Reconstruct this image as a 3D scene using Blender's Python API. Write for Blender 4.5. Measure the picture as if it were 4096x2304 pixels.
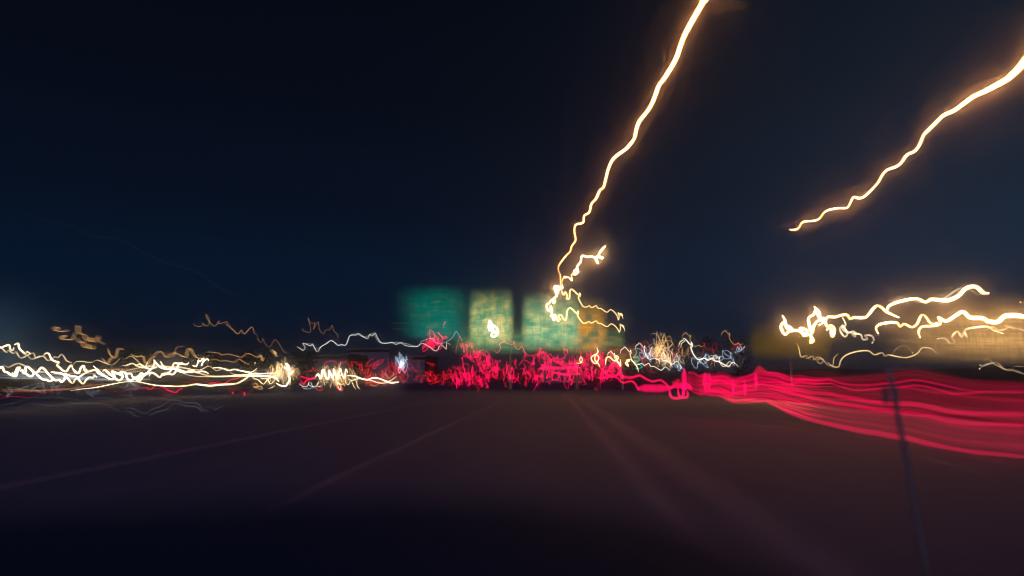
import bpy, bmesh, math, random
from mathutils import Vector, Matrix, noise
random.seed(7)
S = bpy.context.scene
C = S.collection
for o in list(bpy.data.objects): bpy.data.objects.remove(o)

# ------------------------------------------------------------------ camera
EYE = Vector((0, 0, 1.35))
F = 2731.0                       # focal length in pixels of the 4096 px photograph
YAW, PITCH = math.radians(3.18), math.radians(7.47)
cd = bpy.data.cameras.new('camera'); cam = bpy.data.objects.new('camera', cd); C.objects.link(cam)
cam.location = EYE
cam.rotation_euler = (math.radians(90) + PITCH, 0, YAW)
cd.sensor_width = 36; cd.lens = 36 * F / 4096; cd.clip_start = .05; cd.clip_end = 9000
cd.dof.use_dof = True; cd.dof.focus_distance = 42; cd.dof.aperture_fstop = .5
S.camera = cam
RM = cam.rotation_euler.to_matrix()
def ray(x, y): return RM @ Vector(((x - 2048) / F, (1152 - y) / F, -1))
def P(x, y, d):                  # point seen at photo pixel (x, y), d metres down the road
    r = ray(x, y); return EYE + r * (d / r.y)

# ------------------------------------------------------------------ nodes helper
class N:
    def __init__(s, nt): s.t = nt; nt.nodes.clear()
    def n(s, ty, ins=None, **kw):
        k = s.t.nodes.new(ty)
        for a, b in kw.items(): setattr(k, a, b)
        for a, b in (ins or {}).items():
            if isinstance(b, bpy.types.NodeSocket): s.t.links.new(b, k.inputs[a])
            else: k.inputs[a].default_value = b
        return k
    def m(s, op, a, b=0.0, clamp=False):
        return s.n('ShaderNodeMath', {0: a, 1: b}, operation=op, use_clamp=clamp).outputs[0]
    def ss(s, v, a, b):          # smoothstep from a to b
        k = s.n('ShaderNodeMapRange', {0: v, 1: a, 2: b, 3: 0.0, 4: 1.0}, interpolation_type='SMOOTHSTEP'); return k.outputs[0]
    def mixc(s, f, a, b):
        k = s.n('ShaderNodeMix', data_type='RGBA')
        for i, v in ((0, f), (6, a), (7, b)):
            if isinstance(v, bpy.types.NodeSocket): s.t.links.new(v, k.inputs[i])
            else: k.inputs[i].default_value = v
        return k.outputs[2]
def col(r, g, b): return (r, g, b, 1)

# ------------------------------------------------------------------ world: night sky, light pollution low on both sides
w = bpy.data.worlds.new('World'); S.world = w; w.use_nodes = True
n = N(w.node_tree)
sky = n.n('ShaderNodeTexSky', sky_type='NISHITA', sun_disc=False, sun_elevation=math.radians(-6), sun_rotation=math.radians(20))
tc = n.n('ShaderNodeTexCoord').outputs['Generated']
sx = n.n('ShaderNodeSeparateXYZ', {0: tc})
el = sx.outputs[2]
rp = n.n('ShaderNodeValToRGB', {0: el})
cr = rp.color_ramp; cr.interpolation = 'EASE'
stops = [(0.0, (.0080, .0150, .030)), (.05, (.0030, .0110, .031)), (.13, (.0022, .0092, .0265)), (.26, (.0022, .0052, .0140)), (.40, (.0016, .0034, .0085)), (.60, (.0010, .0023, .0058))]
cr.elements[0].position = 0; cr.elements[0].color = col(*stops[0][1]); cr.elements[1].position = .6; cr.elements[1].color = col(*stops[-1][1])
for p_, c_ in stops[1:-1]:
    e = cr.elements.new(p_); e.color = col(*c_)
def dome(x, y, power, c, st):
    v = ray(x, y).normalized()
    d = n.n('ShaderNodeVectorMath', {0: tc, 1: tuple(v)}, operation='DOT_PRODUCT').outputs['Value']
    d = n.m('POWER', n.m('MAXIMUM', d, 0.0), power)
    return n.n('ShaderNodeVectorMath', {0: tuple(x_ * st for x_ in c), 'Scale': d}, operation='SCALE').outputs[0]
acc = n.n('ShaderNodeVectorMath', {0: rp.outputs[0], 1: n.n('ShaderNodeVectorMath', {0: sky.outputs[0], 'Scale': .02}, operation='SCALE').outputs[0]}, operation='ADD').outputs[0]
for dm in [(4400, 1080, 10, (.38, .66, 1.0), .024), (-60, 1450, 900, (.50, .85, 1.0), .17)]:
    acc = n.n('ShaderNodeVectorMath', {0: acc, 1: dome(*dm)}, operation='ADD').outputs[0]
bg = n.n('ShaderNodeBackground', {0: acc, 1: 1.0})
n.n('ShaderNodeOutputWorld', {0: bg.outputs[0]})

sl = bpy.data.lights.new('cool_fill', 'SUN'); so = bpy.data.objects.new('cool_fill', sl); C.objects.link(so)
sl.energy = 1.7; sl.angle = math.radians(.5); sl.color = (.28, .36, 1.0); so.rotation_euler = (math.radians(38), 0, math.radians(-25))  # blue fill added to cool the road colour, no moon in view
S.view_settings.view_transform = 'Standard'; S.view_settings.look = 'None'
S.view_settings.exposure = 0; S.view_settings.gamma = 1
S.render.engine = 'CYCLES'
cy = S.cycles
cy.use_denoising = True; cy.pixel_filter_type = 'BLACKMAN_HARRIS'; cy.filter_width = 1.15
cy.max_bounces = 4; cy.diffuse_bounces = 2; cy.glossy_bounces = 2; cy.volume_bounces = 0; cy.transparent_max_bounces = 96
cy.sample_clamp_indirect = 2; cy.sample_clamp_direct = 0; cy.use_light_tree = True

# ------------------------------------------------------------------ object helpers
def tag(o, label=None, cat=None, group=None, kind=None):
    for k, v in (('label', label), ('category', cat), ('group', group), ('kind', kind)):
        if v: o[k] = v
    return o
def obj(name, verts, faces, mat, parent=None, smooth=False):
    me = bpy.data.meshes.new(name); me.from_pydata([tuple(v) for v in verts], [], faces); me.update()
    if mat: me.materials.append(mat)
    if smooth: me.polygons.foreach_set('use_smooth', [True] * len(me.polygons))
    o = bpy.data.objects.new(name, me); C.objects.link(o); o.parent = parent
    return o
def bmobj(name, bm, mat, parent=None):
    bmesh.ops.recalc_face_normals(bm, faces=bm.faces)
    me = bpy.data.meshes.new(name); bm.to_mesh(me); bm.free(); me.materials.append(mat)
    o = bpy.data.objects.new(name, me); C.objects.link(o); o.parent = parent
    return o
def box(bm, x0, x1, y0, y1, z0, z1, bev=0):
    m = Matrix.Translation(((x0 + x1) / 2, (y0 + y1) / 2, (z0 + z1) / 2)) @ Matrix.Diagonal((x1 - x0, y1 - y0, z1 - z0, 1))
    r = bmesh.ops.create_cube(bm, size=1, matrix=m)
    if bev:
        es = list({e for v in r['verts'] for e in v.link_edges})
        bmesh.ops.bevel(bm, geom=es, offset=bev, segments=2, affect='EDGES')
def empty(name, loc, label, cat, group=None):
    o = bpy.data.objects.new(name, None); C.objects.link(o); o.location = loc
    return tag(o, label, cat, group)
def part(o, root):
    o.parent = root; o.matrix_parent_inverse = Matrix.Translation(-Vector(root.location)); return o

def tube(path, radii, sides=8):
    vs, fs = [], []
    n_ = len(path); up = Vector((.13, .31, .94)).normalized(); prev = None
    for i, p in enumerate(path):
        t = (path[min(i + 1, n_ - 1)] - path[max(i - 1, 0)])
        t = t.normalized() if t.length > 1e-9 else Vector((1, 0, 0))
        a = prev - t * prev.dot(t) if prev is not None else up - t * up.dot(t)
        if a.length < 1e-4: a = t.orthogonal()
        a.normalize(); b = t.cross(a); prev = a
        for k in range(sides):
            q = 2 * math.pi * k / sides
            vs.append(p + (a * math.cos(q) + b * math.sin(q)) * radii[i])
    for i in range(n_ - 1):
        for k in range(sides):
            k2 = (k + 1) % sides
            fs.append((i * sides + k, i * sides + k2, (i + 1) * sides + k2, (i + 1) * sides + k))
    fs.append(tuple(range(sides))[::-1]); fs.append(tuple(range((n_ - 1) * sides, n_ * sides)))
    return vs, fs
def spline(pts, sub=4):
    out = []
    for i in range(len(pts) - 1):
        p0, p1, p2, p3 = pts[max(i - 1, 0)], pts[i], pts[i + 1], pts[min(i + 2, len(pts) - 1)]
        for j in range(sub):
            t = j / sub
            out.append(tuple(.5 * (2 * b + (c - a) * t + (2 * a - 5 * b + 4 * c - d) * t * t + (3 * b - a - 3 * c + d) * t ** 3)
                             for a, b, c, d in zip(p0, p1, p2, p3)))
    out.append(tuple(pts[-1])); return out

# ------------------------------------------------------------------ materials
def light_mat(name, c, st, power=1.0, lamp=False, streak=0.0):
    """Light that adds itself to whatever is behind it and is densest through its core."""
    m = bpy.data.materials.new(name); m.use_nodes = True; n = N(m.node_tree)
    fac = n.n('ShaderNodeLayerWeight', {0: .5}).outputs['Facing']
    f = n.m('POWER', n.m('SUBTRACT', 1.0, fac, True), power)
    if streak:
        g = n.n('ShaderNodeTexNoise', {'Vector': n.n('ShaderNodeTexCoord').outputs['Object'], 'Scale': streak, 'Detail': 3.0})
        f = n.m('MULTIPLY', f, n.m('MULTIPLY', n.ss(g.outputs[0], .28, .72), 1.6))
    e = n.n('ShaderNodeEmission', {0: col(*c), 1: n.m('MULTIPLY', f, st)})
    a = n.n('ShaderNodeAddShader', {0: n.n('ShaderNodeBsdfTransparent').outputs[0], 1: e.outputs[0]})
    n.n('ShaderNodeOutputMaterial', {0: a.outputs[0]})
    m.cycles.emission_sampling = 'FRONT_BACK' if lamp else 'NONE'
    return m
LM = {
 'lamp':  light_mat('sodium_lamp_light', (1, .33, .08), 90, 1.9, True),
 'lampf': light_mat('far_lamp_light', (1, .44, .13), 60, 2.0, True),
 'lamp2': light_mat('warm_lamp_light', (1, .62, .25), 1.5, 1.2),
 'head':  light_mat('headlight_light', (1, .70, .38), 5.0, 1.8, True),
 'headw': light_mat('thin_headlight_light', (1, .70, .36), 1.3, 1.3),
 'cream': light_mat('cream_loop_light', (1, .70, .36), .24, 1.2),
 'cool':  light_mat('cool_white_light', (.62, .80, 1), .45, 1.2),
 'white': light_mat('white_point_light', (1, .84, .62), .8, 1.2),
 'amber': light_mat('amber_light', (1, .50, .14), .36, 1.2),
 'ambfaint': light_mat('faint_amber_light', (1, .45, .16), .22, 1.2),
 'orange': light_mat('orange_streak_light', (1, .42, .12), .30, 1.2),
 'red':   light_mat('tail_light_red', (1, .001, .07), .62, 1.2),
 'reddim': light_mat('dim_tail_light_red', (1, .01, .03), .22, 1.1),
 'redwide': light_mat('broad_brake_light_red', (1, .0, .09), .55, 1.4, True),
 'redfill': light_mat('deep_red_light', (1, .0, .07), .042, 1.0),
 'rust':  light_mat('rust_red_light', (1, .05, .03), .030, 1.0),
 'green': light_mat('green_signal_light', (.0, .8, .45), .45, 1.2),
 'faint': light_mat('faint_grey_light', (.62, .66, .82), .05, 1.0),
 'faintp': light_mat('faint_pink_light', (1, .55, .55), .004, 1.0),
 'tan':   light_mat('faint_tan_light', (1, .66, .40), .10, 1.0),
}

def trail(name, label, cat, pts, mat, wid, d, group=None, sub=4, h=None, sides=8, parent=None):
    """pts in photo pixels; wid = width in photo pixels (number or end values); d = distances; h = height of the lamp it comes from."""
    q = spline(pts, sub); m_ = len(q)
    if h is not None:
        ds = []
        for x, y in q:
            r = ray(x, y); ds.append(min(d[1], max(d[0], (h - EYE.z) / max(r.z / r.y, 1e-3))))
        for _ in range(12): ds = [ds[0]] + [(ds[i - 1] + ds[i] * 2 + ds[i + 1]) / 4 for i in range(1, m_ - 1)] + [ds[-1]]
    else:
        if not isinstance(d, (tuple, list)): d = (d, d)
        ds = [d[0] + (d[1] - d[0]) * i / (m_ - 1) for i in range(m_)]
    if not isinstance(wid, (tuple, list)): wid = (wid, wid)
    path = [P(x, y, dd) for (x, y), dd in zip(q, ds)]
    rad = []
    for i in range(m_):
        t = i / (m_ - 1) * (len(wid) - 1); k = min(int(t), len(wid) - 2) if len(wid) > 1 else 0
        w_ = wid[k] + (wid[k + 1] - wid[k]) * (t - k)
        end = min(1, .25 + .75 * min(i, m_ - 1 - i) / 3)
        rad.append(max(.002, w_ * end * (.44 if w_ < 5 else .55) * ds[i] / F))
    c = sum(path, Vector()) / m_
    vs, fs = tube([p - c for p in path], rad, sides)
    o = obj(name, vs, fs, LM[mat] if isinstance(mat, str) else mat, parent, True); o.location = c
    if parent is None: tag(o, label, cat, group)
    return o
CROPS = dict(C1=(0, 1100, 2.415), C2=(900, 1100, 2.415), C3=(1700, 1100, 2.415), C4=(2500, 1100, 2.8975), C5=(3000, 1100, 2.3504),
             U=(2200, 0, 1.2075), R=(3100, 200, 1.932), M=(2160, 960, 3.915), L1=(0, 1350, 4.14), L2=(500, 1350, 4.14),
             L3=(1000, 1350, 3.963), G1=(2600, 1420, 2.862), G2=(3300, 1440, 3.1495), O=(0, 0, 1), W=(0, 0, .6289))
def T(crop, s):
    x0, y0, k = CROPS[crop]; v = [float(a) for a in s.replace(',', ' ').split()]
    return [(x0 + v[i] / k, y0 + v[i + 1] / k) for i in range(0, len(v), 2)]

def surf(name, base, rough=.8, spec=.3, var=.35, scale=.4, metal=0, bump=0):
    m = bpy.data.materials.new(name); m.use_nodes = True; n = N(m.node_tree)
    tcn = n.n('ShaderNodeTexCoord').outputs['Object']
    g = n.n('ShaderNodeTexNoise', {'Vector': tcn, 'Scale': scale, 'Detail': 6.0}).outputs[0]
    c = n.mixc(g, col(*[x * (1 - var) for x in base]), col(*[x * (1 + var) for x in base]))
    b = n.n('ShaderNodeBsdfPrincipled', {'Base Color': c, 'Roughness': rough, 'Specular IOR Level': spec, 'Metallic': metal})
    if bump:
        g2 = n.n('ShaderNodeTexNoise', {'Vector': tcn, 'Scale': 40.0, 'Detail': 4.0}).outputs[0]
        bp = n.n('ShaderNodeBump', {'Strength': bump, 'Height': g2}); n.t.links.new(bp.outputs[0], b.inputs['Normal'])
    n.n('ShaderNodeOutputMaterial', {0: b.outputs[0]}); return m
M_dark = surf('dark_painted_metal', (.22, .14, .09), .9, .05)
M_steel = surf('galvanised_steel', (.16, .16, .17), .5, metal=.5)
M_conc = surf('weathered_concrete', (.022, .02, .022), .85, bump=.2)
M_soil = surf('dry_verge_soil', (.014, .013, .018), .95, .1, .4, .05)
M_hill = surf('dark_hillside', (.03, .028, .03), .95, .05)
M_leaf = surf('night_foliage', (.035, .045, .03), .9, .1)
M_bark = surf('bark', (.05, .04, .03), .9, .1)
M_brown = surf('brown_stucco', (.38, .22, .18), .9, .1)

# road: asphalt with soft lengthwise polish and wear
def road_mat():
    m = bpy.data.materials.new('worn_asphalt'); m.use_nodes = True; n = N(m.node_tree)
    t = n.n('ShaderNodeTexCoord').outputs['Object']; s = n.n('ShaderNodeSeparateXYZ', {0: t})
    st = n.n('ShaderNodeTexNoise', {'Vector': n.n('ShaderNodeVectorMath', {0: t, 1: (1.0, .012, 1.0)}, operation='MULTIPLY').outputs[0], 'Scale': .9, 'Detail': 3.0}).outputs[0]
    fine = n.n('ShaderNodeTexNoise', {'Vector': t, 'Scale': 25.0, 'Detail': 4.0}).outputs[0]
    f = n.ss(st, .3, .7)
    c = n.mixc(f, col(.007, .012, .024), col(.014, .016, .027))
    c = n.mixc(n.m('MULTIPLY', fine, .35), c, col(.022, .02, .025))
    b = n.n('ShaderNodeBsdfPrincipled', {'Base Color': c, 'Roughness': .85, 'Specular IOR Level': .25})
    n.n('ShaderNodeOutputMaterial', {0: b.outputs[0]}); return m
M_road = road_mat()
def paint_mat():                 # worn lane paint, scrubbed away towards its edges
    m = bpy.data.materials.new('worn_lane_paint'); m.use_nodes = True; n = N(m.node_tree)
    g = n.n('ShaderNodeTexCoord').outputs['Generated']; s = n.n('ShaderNodeSeparateXYZ', {0: g}); x = s.outputs[0]
    a = n.m('MULTIPLY', n.ss(x, 0.0, .5), n.ss(x, 1.0, .5))
    t = n.n('ShaderNodeTexCoord').outputs['Object']
    w_ = n.n('ShaderNodeTexNoise', {'Vector': n.n('ShaderNodeVectorMath', {0: t, 1: (3.0, .05, 1.0)}, operation='MULTIPLY').outputs[0], 'Scale': 1.0, 'Detail': 3.0}).outputs[0]
    a = n.m('MULTIPLY', a, n.m('MULTIPLY', w_, 1.1))
    b = n.n('ShaderNodeBsdfPrincipled', {'Base Color': col(.15, .10, .09), 'Roughness': .8, 'Alpha': n.m('MULTIPLY', a, .40, True)})
    n.n('ShaderNodeOutputMaterial', {0: b.outputs[0]}); return m
M_paint = paint_mat()

# ------------------------------------------------------------------ ground, road, markings
def sheet(name, x0, x1, y0, y1, z, mat, nx=1, ny=1):
    vs = [(x0 + (x1 - x0) * i / nx, y0 + (y1 - y0) * j / ny, z) for j in range(ny + 1) for i in range(nx + 1)]
    fs = [(j * (nx + 1) + i, j * (nx + 1) + i + 1, (j + 1) * (nx + 1) + i + 1, (j + 1) * (nx + 1) + i) for j in range(ny) for i in range(nx)]
    return obj(name, vs, fs, mat)
tag(sheet('ground', -430, 430, -60, 400, -.02, M_soil), kind='structure')
tag(sheet('road', -45, 13.5, -60, 390, 0, M_road), kind='structure')
for x, w_, y0, y1 in [(-6.8, .6, -20, 280), (-2.9, .3, -20, 280), (1.2, .6, -20, 280), (2.0, .9, -20, 280), (7.2, .4, -20, 280)]:  # the two strips just right of centre also paint glare streaks on the road
    tag(sheet('road_marking', x - w_ / 2, x + w_ / 2, y0, y1, .004, M_paint), kind='structure')

# hills: far dark ridge all round the view
def ridge(name, y, hs, seed, x0=-1400, x1=1500, mat=M_hill, depth=260):
    vs = []; nx = 120; ny = 8
    for j in range(ny + 1):
        for i in range(nx + 1):
            x = x0 + (x1 - x0) * i / nx; u = math.sin(math.pi * j / ny)
            z = (hs + 5 * noise.noise(Vector((x * .004, seed, j * .3))) + 1.5 * noise.noise(Vector((x * .04, seed + 9, j * .3)))) * u
            vs.append((x, y + depth * (j / ny), max(z, 0) - 1))
    fs = [(j * (nx + 1) + i, j * (nx + 1) + i + 1, (j + 1) * (nx + 1) + i + 1, (j + 1) * (nx + 1) + i) for j in range(ny) for i in range(nx)]
    return tag(obj(name, vs, fs, mat, smooth=True), kind='structure')
ridge('hills', 290, 7, 3.3, -420, 420, depth=100)

# median wall and right wall
def barrier(name, x, y0, y1, hgt, label):
    prof = [(-.3, 0), (-.3, .08), (-.13, .35), (-.09, hgt), (.09, hgt), (.13, .35), (.3, .08), (.3, 0)]
    vs = []; k = len(prof); seg = 40
    for j in range(seg + 1):
        yy = y0 + (y1 - y0) * j / seg
        vs += [(x + a, yy, b) for a, b in prof]
    fs = [(j * k + i, j * k + (i + 1) % k, (j + 1) * k + (i + 1) % k, (j + 1) * k + i) for j in range(seg) for i in range(k)]
    fs += [tuple(range(k)), tuple(range(seg * k, seg * k + k))[::-1]]
    return tag(obj(name, vs, fs, M_conc), label, 'barrier')
barrier('concrete_barrier', -46, -20, 285, .9, 'low concrete barrier along the left verge beneath the white headlight trails')
barrier('concrete_barrier', 14.2, -20, 285, .9, 'low concrete barrier along the right verge beyond the red light band')

# dim brown buildings behind the left half of the red squiggles
def building(x0, x1, ybot, ytop, d, label):
    a, b = P(x0, ytop, d), P(x1, ytop, d)
    r = empty('building', ((a.x + b.x) / 2, d, 0), label, 'building', 'low brown buildings beyond the traffic')
    bm = bmesh.new(); box(bm, a.x, b.x, d, d + 18, 0, a.z, .1); part(bmobj('wall', bm, M_brown), r)
    bm = bmesh.new(); box(bm, a.x - .4, b.x + .4, d - .4, d + 18.4, a.z + .003, a.z + .5, .05); part(bmobj('roof', bm, M_dark), r)
    k = max(2, int((b.x - a.x) / 4))
    for i in range(k):
        xx = a.x + (b.x - a.x) * (i + .5) / k
        bm = bmesh.new(); box(bm, xx - .8, xx + .8, d - .06, d - .003, 1.1, min(2.7, a.z - .5)); part(bmobj('window', bm, M_dark), r)
building(1180, 1390, 1500, 1425, 150, 'low brown building just right of the left headlight knots')
building(1395, 1560, 1500, 1400, 165, 'taller brown building between headlight knots and green sign')
building(1575, 1700, 1500, 1430, 160, 'small brown building left of the pink squiggle swarm')
building(2160, 2330, 1500, 1400, 170, 'brown building behind the pink swarm below the right green sign')

# ------------------------------------------------------------------ trees (dark crowns along the horizon)
def tree(x, ytop, d, wid, label, group='dark roadside trees on the horizon'):
    base = P(x, 1510, d); base.z = 0; H = P(x, ytop, d).z
    r = empty('tree', base, label, 'tree', group)
    vs, fs = tube([Vector((0, 0, 0)), Vector((.1, 0, H * .3)), Vector((-.05, .1, H * .7))], [.3, .22, .08], 7)
    obj('trunk', vs, fs, M_bark, r)
    cv, cf = [], []
    blobs = [(Vector((random.gauss(0, wid * .22), random.gauss(0, wid * .22), H * random.uniform(.35, .85))), random.uniform(.16, .3) * wid) for _ in range(14)]
    for _ in range(1100):
        c, rr = random.choice(blobs)
        v = Vector((random.gauss(0, 1), random.gauss(0, 1), random.gauss(0, 1))).normalized() * rr * random.uniform(.5, 1)
        p = c + v; p.z = min(max(p.z, H * .15), H); s_ = random.uniform(.12, .3)
        a = Vector((random.gauss(0, 1), random.gauss(0, 1), random.gauss(0, 1))).normalized(); b = a.orthogonal().normalized()
        k = len(cv); cv += [p + a * s_, p + b * s_, p - a * s_, p - b * s_]; cf.append((k, k + 1, k + 2, k + 3))
    obj('crown', cv, cf, M_leaf, r)
random.seed(11)
for x, y, d, w_, lb in [
    (2560, 1370, 130, 7, 'dark bushy tree just right of the green sign'),
    (2640, 1330, 140, 9, 'tall dark tree above the pale tangle of lights'),
    (2745, 1345, 145, 9, 'broad dark tree above the white zigzag lights'),
    (2860, 1335, 140, 9, 'dark tree left of the yellow sign'),
    (2950, 1350, 150, 8, 'dark tree directly beside the yellow sign'),
    (1210, 1405, 150, 8, 'dark tree behind the left brown building'),
    (820, 1400, 150, 9, 'dark tree above the right end of the white headlight trails'),
    (540, 1395, 140, 9, 'dark tree above the middle of the white headlight trails'),
    (1010, 1390, 150, 9, 'dark tree between amber zigzags and headlight knot')]:
    tree(x, y, d, w_, lb)

# ------------------------------------------------------------------ overhead signs
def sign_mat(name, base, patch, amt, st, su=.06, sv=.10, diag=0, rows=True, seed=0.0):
    """Backlit sign face or glow panel: soft edged sheet with smudged rows of lettering and coloured patches (u across, v up)."""
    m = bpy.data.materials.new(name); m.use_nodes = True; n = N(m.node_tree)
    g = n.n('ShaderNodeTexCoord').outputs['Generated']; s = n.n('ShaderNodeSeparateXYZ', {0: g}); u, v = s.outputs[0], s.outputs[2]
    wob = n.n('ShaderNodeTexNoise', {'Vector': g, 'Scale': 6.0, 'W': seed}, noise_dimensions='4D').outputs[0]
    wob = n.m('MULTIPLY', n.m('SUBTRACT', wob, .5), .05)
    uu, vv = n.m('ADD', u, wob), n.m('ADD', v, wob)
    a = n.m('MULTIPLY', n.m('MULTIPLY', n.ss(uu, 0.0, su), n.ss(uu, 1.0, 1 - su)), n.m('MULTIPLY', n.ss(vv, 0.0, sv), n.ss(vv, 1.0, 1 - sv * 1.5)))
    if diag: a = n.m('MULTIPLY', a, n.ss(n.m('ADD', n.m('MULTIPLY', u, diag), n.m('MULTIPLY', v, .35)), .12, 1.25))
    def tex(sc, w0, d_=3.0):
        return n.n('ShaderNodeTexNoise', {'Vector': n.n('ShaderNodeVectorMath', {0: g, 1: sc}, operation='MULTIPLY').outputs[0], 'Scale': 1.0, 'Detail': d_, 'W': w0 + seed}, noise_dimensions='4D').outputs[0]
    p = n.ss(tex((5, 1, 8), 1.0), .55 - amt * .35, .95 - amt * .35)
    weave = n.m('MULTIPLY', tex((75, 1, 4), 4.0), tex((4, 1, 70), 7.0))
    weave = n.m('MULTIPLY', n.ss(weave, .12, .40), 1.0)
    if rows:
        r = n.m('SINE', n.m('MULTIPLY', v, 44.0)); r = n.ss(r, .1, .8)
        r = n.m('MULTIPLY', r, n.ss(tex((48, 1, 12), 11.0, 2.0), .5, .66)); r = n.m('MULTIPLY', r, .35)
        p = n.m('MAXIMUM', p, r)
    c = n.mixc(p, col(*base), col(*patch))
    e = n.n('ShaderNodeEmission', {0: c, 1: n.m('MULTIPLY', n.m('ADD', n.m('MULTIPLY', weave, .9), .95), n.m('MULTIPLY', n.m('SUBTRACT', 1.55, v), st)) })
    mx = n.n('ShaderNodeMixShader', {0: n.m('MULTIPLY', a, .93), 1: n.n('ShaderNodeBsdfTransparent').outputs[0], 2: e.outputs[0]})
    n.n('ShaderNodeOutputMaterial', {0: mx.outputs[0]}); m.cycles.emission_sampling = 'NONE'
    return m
GD = 80.0
def panel(name, x0, x1, y0, y1, d, mat, root=None):
    a, b = P(x0, y1, d), P(x1, y0, d)
    bm = bmesh.new(); box(bm, a.x, b.x, d, d + .12, a.z, b.z); o = bmobj(name, bm, mat)
    if root: part(o, root)
    return o
def overhead(x0, x1, label, panels, postx):
    a = P(postx, 1510, GD); r = empty('overhead_sign', (a.x, GD + .6, 0), label, 'road sign', 'green overhead direction signs')
    zt = P(x0, 1290, GD).z
    bm = bmesh.new(); bmesh.ops.create_cone(bm, cap_ends=True, segments=14, radius1=.22, radius2=.16, depth=zt, matrix=Matrix.Translation((a.x, GD + .9, zt / 2)))
    part(bmobj('post', bm, M_dark), r)
    bm = bmesh.new()
    l, q = P(x0 + 20, 1290, GD).x, P(x1 - 20, 1290, GD).x
    for dz in (0, .7): box(bm, l, q, GD + .5, GD + .6, zt - dz - .08, zt - dz)
    part(bmobj('beam', bm, M_dark), r)
    for i, (p0, p1, q0, q1, mt, off) in enumerate(panels): panel('sign_or_glow_panel', p0, p1, q0, q1, GD + off, mt, r)
    return r
overhead(1545, 2045, 'left green overhead sign with rows of smeared lettering and a pale right section',
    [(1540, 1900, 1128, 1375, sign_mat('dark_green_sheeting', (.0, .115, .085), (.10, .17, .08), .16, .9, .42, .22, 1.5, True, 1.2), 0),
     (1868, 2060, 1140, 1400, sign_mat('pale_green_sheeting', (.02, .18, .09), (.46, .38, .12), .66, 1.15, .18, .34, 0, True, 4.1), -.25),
     (1780, 2190, 1290, 1425, sign_mat('low_teal_glow', (.005, .12, .07), (.30, .22, .06), .45, .9, .3, .5, 0, False, 5.1), .5)], 2040)  # last panel is added to paint the green glow below the sign
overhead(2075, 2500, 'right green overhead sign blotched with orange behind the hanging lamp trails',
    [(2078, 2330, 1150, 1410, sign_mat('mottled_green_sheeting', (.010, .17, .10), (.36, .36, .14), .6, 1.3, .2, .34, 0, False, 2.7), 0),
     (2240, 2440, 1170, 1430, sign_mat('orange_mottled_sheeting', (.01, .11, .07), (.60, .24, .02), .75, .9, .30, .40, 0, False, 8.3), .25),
     (2060, 2510, 1290, 1420, sign_mat('low_green_glow', (.005, .10, .06), (.34, .18, .04), .5, .8, .10, .45, 0, False, 5.5), .5)], 2310)  # low sheet puts the soft green glow under the sign into emission
def lit_panel(name, x0, x1, y0, y1, d, mat, label, px=None):
    a, b = P(x0, y1, d), P(x1, y0, d); cx = P(px, y1, d).x if px else (a.x + b.x) / 2
    r = empty(name, (cx, d, 0), label, 'sign')
    panel('sign_or_glow_panel', x0, x1, y0, y1, d, mat, r)
    bm = bmesh.new(); bmesh.ops.create_cone(bm, cap_ends=True, segments=12, radius1=.14, radius2=.12, depth=a.z, matrix=Matrix.Translation((cx, d + .3, a.z / 2)))
    part(bmobj('post', bm, M_dark), r)
lit_panel('roadside_lit_panel', 2985, 3340, 1270, 1450, 70, sign_mat('yellow_lit_sheeting', (.10, .055, .006), (.19, .11, .01), .6, .55, .18, .62, 0, False, 3.0), 'dim yellow lit sign left of the bright white lamp tangle')
lit_panel('roadside_lit_panel', 3500, 4500, 1150, 1470, 45, sign_mat('orange_glow_sheet', (.26, .13, .04), (.50, .27, .09), .6, 1.15, .5, .5, 0, False, 6.0), 'added orange panel for the amber glow at far right behind the white lamp trails', 4220)  # soft emissive panel stands in for the wide amber glow
lit_panel('roadside_lit_panel', 2420, 2560, 1370, 1460, 76, sign_mat('orange_blotched_sheeting', (.09, .03, .015), (.36, .13, .04), .6, .6, .2, .3, 0, False, 9.0), 'small orange sign at the foot of the right green sign')

# ------------------------------------------------------------------ tall lamp trails
trail('lamp_trail', 'thick white hot lamp trail rising from the green signs to the top edge', 'light trail',
  T('U', '1010 -420 900 -230 830 -100 752 -10 725 35 690 95 655 160 634 210 612 275 580 335 545 388 525 415 505 470 485 515 460 550 425 598 410 660 400 680 372 715 345 735 305 768 282 815 268 870 258 905 240 920 222 960 200 985 190 1025 165 1042 160 1075 124 1086 118 1120 124 1160 104 1190 98 1215 82 1230 54 1265 40 1290 42 1310 50 1330 52 1370 58 1392'),
  'lamp', (44, 19, 16, 14, 12, 10, 8, 6.5, 5.5, 5, 4.5), (11, 74), sub=3, h=9, sides=12)  # wide unseen end above the frame adds halo near the top edge
trail('lamp_trail', 'long orange rimmed lamp trail climbing to the right edge', 'light trail',
  T('R', '115 1388 160 1387 185 1372 200 1345 225 1326 280 1322 330 1312 355 1290 375 1260 410 1238 480 1222 550 1222 575 1195 600 1145 620 1136 655 1146 700 1125 760 1065 800 1020 830 965 870 925 940 900 980 865 1020 810 1075 785 1110 745 1135 690 1150 655 1200 605 1260 545 1310 500 1380 470 1450 420 1540 355 1620 320 1740 255 1800 220 1870 155 1935 85 2060 -60 2200 -260'),
  'lamp', (3, 3.5, 4, 4.5, 5, 6, 7, 8, 9, 10, 12, 15, 24, 44), (11, 60), sub=3, h=9, sides=12)
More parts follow.
